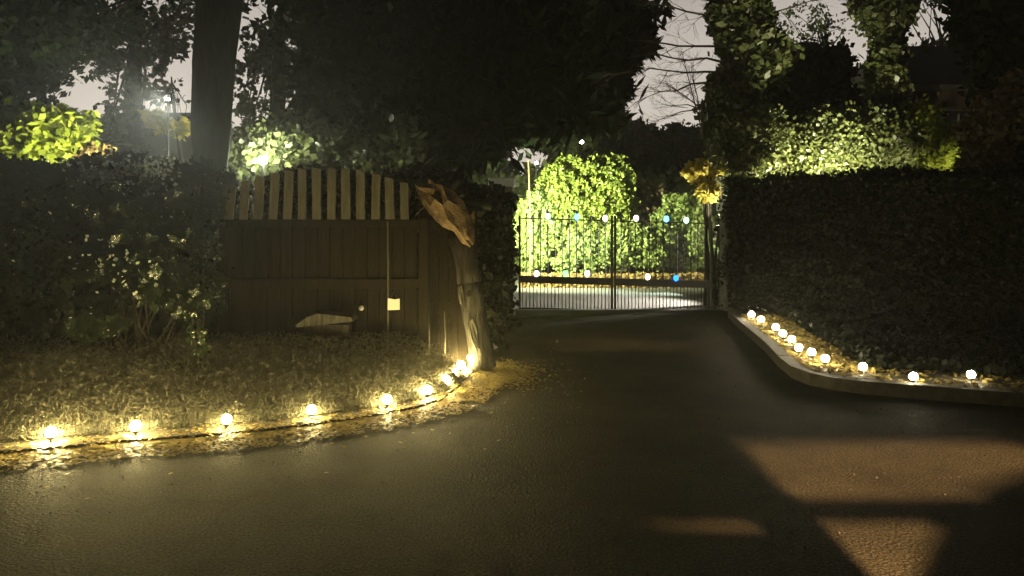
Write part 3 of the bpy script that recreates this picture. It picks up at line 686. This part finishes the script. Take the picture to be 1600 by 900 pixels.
tree('autumn_tree', 'slender young tree with a band of vivid yellow leaves left of the thick trunk', 'tree', [P(285, 440, 13.5), P(284, 250, 13.5), P(272, 170, 13.5), P(268, 120, 13.5)], [.04, .035, .025, .012],
     pe([(272,200,32,9),(240,183,13,7)], 13.5, 0.3), 800, 40, 0.09, 0.075, 'leafgold', nl=10, limbr=.012, shell=.1)

# sky side, right of the conifer
tree('far_tree', 'dark rounded tree on the skyline beyond the iron gate', 'tree', [P(1065, 400, 30), P(1065, 260, 30)], [.3, .2],
     pe([(1064,238,42,30),(1050,262,60,30)], 30, 1.2), 12000, 130, 0.4, 0.2, 'leafdark', nl=8)
tree('far_tree', 'low dark tree on the skyline below the edge of the conifer', 'tree', [P(960, 400, 31), P(960, 240, 31)], [.3, .2],
     pe([(965,220,50,24),(900,225,60,28),(1000,240,40,25)], 31, 1.2), 12000, 150, 0.4, 0.2, 'leafmid', nl=8)
for px, py, dd, ln, lab in ((992, 215, 33, 1.15, 'fine bare twiggy tree top on the skyline beside the conifer'),):
    root = empty('bare_tree', (W(px, dd), dd, 0)); tag(root, lab, 'tree'); bm = bmesh.new()
    base = Vector((0, 0, 0)); top = Vector((0, 0, P(px, py + 8, dd).z)); tube(bm, [base, top], [.16, .08], 6)
    for k in range(9): bare(bm, top + Vector((R.uniform(-.5, .5), 0, -.3)), Vector((R.uniform(-.6, .6), 0, 1)), ln*.7, .03, 2, .5)
    obj('trunk', bm, M['twig'], root)
# ivy clad tree 1
def column(px0, py0, px1, py1, d, wpx, n, wob=.25):
    t = NR.uniform(0, 1, n); a = P(px0, py0, d); bb = P(px1, py1, d)
    r = wpx * d / F * (0.75 + wob*np.sin(t*23+px0) + .15*np.sin(t*61)); th = NR.uniform(0, 2*np.pi, n); rr = NR.uniform(.5, 1.08, n) * r
    return np.stack([a.x + (bb.x-a.x)*t + rr*np.cos(th), a.y + rr*np.sin(th), a.z + (bb.z-a.z)*t], 1)
iv = column(1150, 470, 1150, -60, 16, 40, 21000)
t1 = tree('ivy_clad_tree', 'tall ivy clad tree rising above the right gate pillar with bare branches to its left', 'tree', [P(1152, 484, 16), P(1150, 260, 16), P(1148, 100, 16), P(1155, -80, 16)], [.34, .3, .27, .22],
     pe([(1160,40,48,60),(1190,95,42,40),(1140,170,38,60)], 16, .6), 9000, 170, 0.2, 0.11, 'leafivy', nl=8, extra=iv)
bm = bmesh.new(); base = Vector((W(1152, 16), 16, P(0, 484, 16).z))
for (px, py, ex, ey) in ((1130,25,985,2),(1130,75,960,58),(1128,112,985,108),(1125,125,1010,150),(1135,10,1040,-20),(1170,30,1290,-5),(1130,95,1000,85)):
    a = P(px, py, 16) - t1.location; q = P(ex, ey, 16 + R.uniform(-.6, .6)) - t1.location; dv = q - a
    pts = [a + dv*k/5 + Vector((0, R.uniform(-.05, .05), R.uniform(-.05, .05))) for k in range(6)]
    tube(bm, pts, [.03*(1 - .16*k) for k in range(6)], 5, cap=False)
    for k in range(1, 6):
        for _ in range(2): bare(bm, pts[k], dv.normalized() + Vector((0, R.gauss(0, .5), R.gauss(0, .45))), dv.length*R.uniform(.14, .26), .011, 2, .4, Vector((-.1 if ex < px else .1, 0, -.05)), 3)
obj('bare_branches', bm, M['twig'], t1)
# sapling with bare crown
root = empty('bare_sapling', P(1094, 470, 15.2) * 1.0); root.location.z = 0; tag(root, 'slim bare sapling standing against the sky just left of the ivy clad tree', 'tree')
bm = bmesh.new(); o = root.location
pts = [P(1132, 470, 15.2)-o, P(1126, 300, 15.2)-o, P(1098, 210, 15.2)-o, P(1096, 160, 15.2)-o]; pts[0].z = 0
tube(bm, pts, [.05, .045, .035, .02], 6)
for (ex, ey) in ((1040,130),(1065,80),(1120,120),(1050,165),(1035,185),(1080,110)):
    a = pts[3].lerp(pts[2], R.random()); q = P(ex, ey, 15.2) - o; dv = q - a; mid = a + dv*.5 + Vector((0, R.uniform(-.1, .1), .05))
    tube(bm, [a, mid, q], [.016, .011, .005], 4, cap=False)
    for k in range(5): bare(bm, a.lerp(q, R.uniform(.3, .95)), dv.normalized(), .42, .007, 2, .5, Vector((0, 0, .05)), 3)
obj('trunk', bm, M['twig'], root)
shrub('golden_shrub', 'golden yellow leaved shrub at the foot of the bare sapling above the gate', pe([(1098,268,26,14),(1106,296,16,14),(1130,258,18,12)], 14.6, 0.3), 1700, 60, 0.09, 0.085, 'leafgold')
# dark evergreen dome
tree('dark_evergreen', 'broad black evergreen between the two ivy clad trees', 'tree', [P(1240, 470, 18.5), P(1240, 220, 18.5)], [.3, .22],
     pe([(1238,150,62,62),(1270,125,45,42),(1205,160,45,55),(1290,180,30,40)], 18.5, 1.0), 26000, 240, 0.3, 0.14, 'leafdark', nl=8, shell=.2)
tree('autumn_tree', 'thin yellowing leaved tree against the sky above the black evergreen', 'tree', [P(1300, 470, 22), P(1296, 200, 22), P(1290, 60, 22)], [.16, .1, .05],
     pe([(1215,68,38,26),(1285,60,48,45),(1310,120,34,30),(1260,30,50,25)], 22, .8), 1000, 70, .22, 0.08, 'leafivy', nl=26, limbr=.03, shell=.1)
iv2 = column(1392, 300, 1382, -60, 15.5, 30, 11000)
tree('ivy_clad_tree', 'second ivy clad tree with a forked ivy top left of the dark roofed house', 'tree', [P(1388, 490, 15.5), P(1390, 200, 15.5), P(1384, 60, 15.5), P(1372, -60, 15.5)], [.26, .22, .18, .12],
     pe([(1362,5,24,40),(1402,20,16,36),(1385,110,26,50),(1400,190,50,30)], 15.5, .5), 7500, 140, 0.18, 0.1, 'leafivy', nl=10, limbr=.05, extra=iv2)
tree('leaning_tree', 'thin leafy treetop against the sky above the dark roof', 'tree', [P(1480, 470, 25), P(1478, 150, 25), P(1470, 60, 25)], [.2, .14, .08],
     pe([(1465,74,44,8),(1504,40,14,26),(1440,2,45,9)], 25, .5), 900, 50, .2, 0.10, 'leafmid', nl=16, limbr=.04, shell=.1)
# lit shrubs above right hedge
RG = 'lit shrubs rising above the right hedge'
for i, (lab, el, m) in enumerate((
 ('loose mid green shrub just right of the gate pillar above the hedge', [(1180,225,55,45),(1150,250,35,25)], 'leafivy'),
 ('olive green shrub above the hedge below the black evergreen', [(1260,240,60,38),(1300,220,45,40)], 'leafivy'),
 ('dense green shrub above the hedge below the second ivy clad tree', [(1370,225,60,50),(1340,250,50,28)], 'leafivy'),
 ('brightest pale tipped shrub above the hedge in front of the brown house wall', [(1460,235,52,42),(1485,255,30,25),(1430,200,35,28)], 'leafyel'))):
    shrub('shrub', lab, pe(el, 14.6 + .2*i, 0.6), 15000, 190, 0.2, 0.062, m, group=RG)
# right edge
tree('dark_tree', 'huge black tree crown in the top right corner', 'tree', [Vector((9.4, 13, 0)), Vector((9.3, 13, 3)), Vector((9.3, 13, 6))], [.34, .3, .22],
     pe([(1590,40,68,120),(1640,100,90,130),(1570,-20,60,60)], 12.8, 1.0), 26000, 240, 0.3, 0.12, 'leafdark', 'barkbrown', nl=10, shell=.2)
shrub('beech_bush', 'dull brown leaved bush above the right end of the hedge', pe([(1562,215,44,62),(1600,190,40,70),(1540,262,36,22)], 12.2, .5), 15000, 200, .15, .08, 'leafbrown')

# ------------------------------------------------------------ houses
def house(name, label, x0, x1, y0, y1, zw, ridge, wallm, wins, over=0.4, roof='gable'):
    root = empty(name, ((x0+x1)/2, y0, 0)); tag(root, label, 'house'); h = (x1-x0)/2; dp = y1-y0
    bm = bmesh.new(); box(bm, -h, h, 0, dp, 0, zw); obj('wall', bm, wallm, root)
    bm = bmesh.new(); o = over
    vs = [(-h-o, -o, zw+.003), (h+o, -o, zw+.003), (h+o, dp+o, zw+.003), (-h-o, dp+o, zw+.003), (-h-o+.9, dp/2, ridge), (h+o-.9, dp/2, ridge)]
    v = [bm.verts.new(q) for q in vs]
    for f in ((0,1,5,4),(2,3,4,5),(1,2,5),(3,0,4),(3,2,1,0)): bm.faces.new([v[i] for i in f])
    rf = obj('roof', bm, M['tile'], root)
    bm = bmesh.new(); box(bm, -h-o, h+o, -o-.05, -o-.003, zw-.06, zw+.1); obj('gutter', bm, M['stone'] if name == 'brick_house' else M['plastic'], root)
    for (wx, wz, ww, wh) in wins:
        bm = bmesh.new()
        for q in ((wx-ww/2-.06, wx-ww/2, wz-wh/2-.06, wz+wh/2+.06), (wx+ww/2, wx+ww/2+.06, wz-wh/2-.06, wz+wh/2+.06), (wx-ww/2+.001, wx+ww/2-.001, wz-wh/2-.06, wz-wh/2), (wx-ww/2+.001, wx+ww/2-.001, wz+wh/2, wz+wh/2+.06), (wx-.02, wx+.02, wz-wh/2+.001, wz+wh/2-.001)):
            box(bm, q[0], q[1], -.05, .01, q[2], q[3])
        wn = obj('window', bm, M['paling'], root)
        bm = bmesh.new(); box(bm, wx-ww/2, wx+ww/2, -.02, -.003, wz-wh/2, wz+wh/2); obj('pane', bm, M['glass'], wn)
    return root
d = 21.0
house('brick_house', 'brown walled house with a black roof behind the right hand shrubs', W(1425, d), W(1700, d), d, d+6, P(0, 142, d).z, P(0, 72, d+3).z, M['brick'], [(-1.2, 4.3, .9, 1.0)], over=.35)
d = 24.0
house('low_building', 'low dark walled building behind the left hedge under the trees', W(112, d), W(300, d), d, d+5, P(0, 190, d).z, P(0, 176, d+2.5).z, M['render'], [(-1.2, 2.6, .8, .8)], over=.2)

# far woodland mass
pts = []
for x in np.arange(-34, 34, 1.6):
    hh = 4.8 + 1.0*math.sin(x*.5) + R.uniform(-.5, .6)
    if -5 < x < 12: hh = 5.0 + R.uniform(-.3, .2)
    pts.append((x, 40 + R.uniform(-1, 1), hh*.5, 1.5, 1.4, hh*.5))
w_ = fromarrays('woodland', leaves(clump_points(pts, 90000, 1400, .7, .2), .34, 1.6), 4, M['leafdark'])
tag(w_, 'far dark woodland closing the view behind the gardens', 'woodland', kind='stuff')
mid = [(x, 26 + R.uniform(-1, 1), 1.6, 1.4, 1.0, 1.7 + R.uniform(-.3, .5)) for x in np.arange(-17, 17, 1.5)]
w_ = fromarrays('undergrowth', leaves(clump_points(mid, 60000, 900, .5, .2), .2, 1.6), 4, M['leafmid'])
tag(w_, 'dark tangled undergrowth between the garden trees', 'undergrowth', kind='stuff')

# ------------------------------------------------------------ out of view: added shadow caster and the lamp whose light falls through it
LP = Vector((4.5, -7.0, 4.5))
root = empty('shadow_caster', (2.6, 1.6, 0)); tag(root, 'unseen shadow caster added right of the viewer, its boards and gaps shaped for the light patches on the drive', 'gate')  # added out of view, boards and openings shaped to pattern the lamp light
def bar_(nm, a, bq, wd, t=0.03):
    a = Vector((a[0]-2.6, a[1])); bq = Vector((bq[0]-2.6, bq[1])); dd = (bq-a).normalized(); nn = Vector((-dd.y, dd.x))*wd/2
    bm = bmesh.new(); prism(bm, [tuple(a-nn), tuple(bq-nn), tuple(bq+nn), tuple(a+nn)], 'y', -t/2 + (0.031 if nm == 'shade_brace' else 0), t/2 + (0.031 if nm == 'shade_brace' else 0)); obj(nm, bm, M['darkwood'], root)
bar_('rail', (1.35, 1.025), (4.6, 1.025), .10)  # these four rails belong to the added shadow caster
bar_('rail', (1.35, .42), (4.6, .42), .5)
bar_('rail', (1.35, 1.78), (4.6, 1.78), .78)
bar_('rail', (1.35, .84), (2.0, .84), .19)
def plate(nm, poly, a, bq_):
    bm = bmesh.new(); prism(bm, [(p[0]-2.6, p[1]) for p in poly], 'y', a, bq_); obj(nm, bm, M['darkwood'], root)
plate('shade_brace', [(2.56, 1.41), (2.33, 1.09), (2.28, .97), (2.07, .70), (1.80, .70), (1.98, .97), (2.0, 1.12), (2.1, 1.41)], 0.018, 0.05)
plate('shade_panel', [(1.35, 1.09), (2.2, 1.09), (2.3, 1.41), (1.35, 1.41)], -0.05, -0.02)
plate('shade_panel', [(2.74, .97), (3.05, 1.07), (3.3, 1.15), (3.6, 1.22), (4.6, 1.28), (4.6, .2), (1.95, .2), (2.20, .74)], -0.06, -0.032)
for x in (1.38, 4.6):
    bm = bmesh.new(); box(bm, x-2.6-.06, x-2.6+.06, .05, .15, 0, 2.25); obj('gate_post', bm, M['darkwood'], root, bevel=.01)
flood('yard_floodlight', 'sodium yard floodlight on a post behind the viewer', LP, (2.3, 4.25, 0), 64000, (1, .61, .29), 16, .5, r=0.16, e=8)

# ------------------------------------------------------------ haze volume, added to stand in for lens glow
if GLOW_HAZE_D > 0:
    bm = bmesh.new(); box(bm, -41, 41, -15, 53, -1.5, 14.0)
    hm = bpy.data.materials.new('lens_glow_haze'); hm.use_nodes = True; t = hm.node_tree; t.nodes.clear()
    o = t.nodes.new('ShaderNodeOutputMaterial'); v = t.nodes.new('ShaderNodeVolumePrincipled')
    v.inputs['Color'].default_value = (.92, .9, .78, 1); v.inputs['Density'].default_value = GLOW_HAZE_D; v.inputs['Anisotropy'].default_value = 0.72
    t.links.new(v.outputs[0], o.inputs['Volume'])
    h = obj('lens_glow_haze', bm, hm); tag(h, kind='stuff', label='thin mist added to stand in for the lens glow round the lamps', cat='mist')
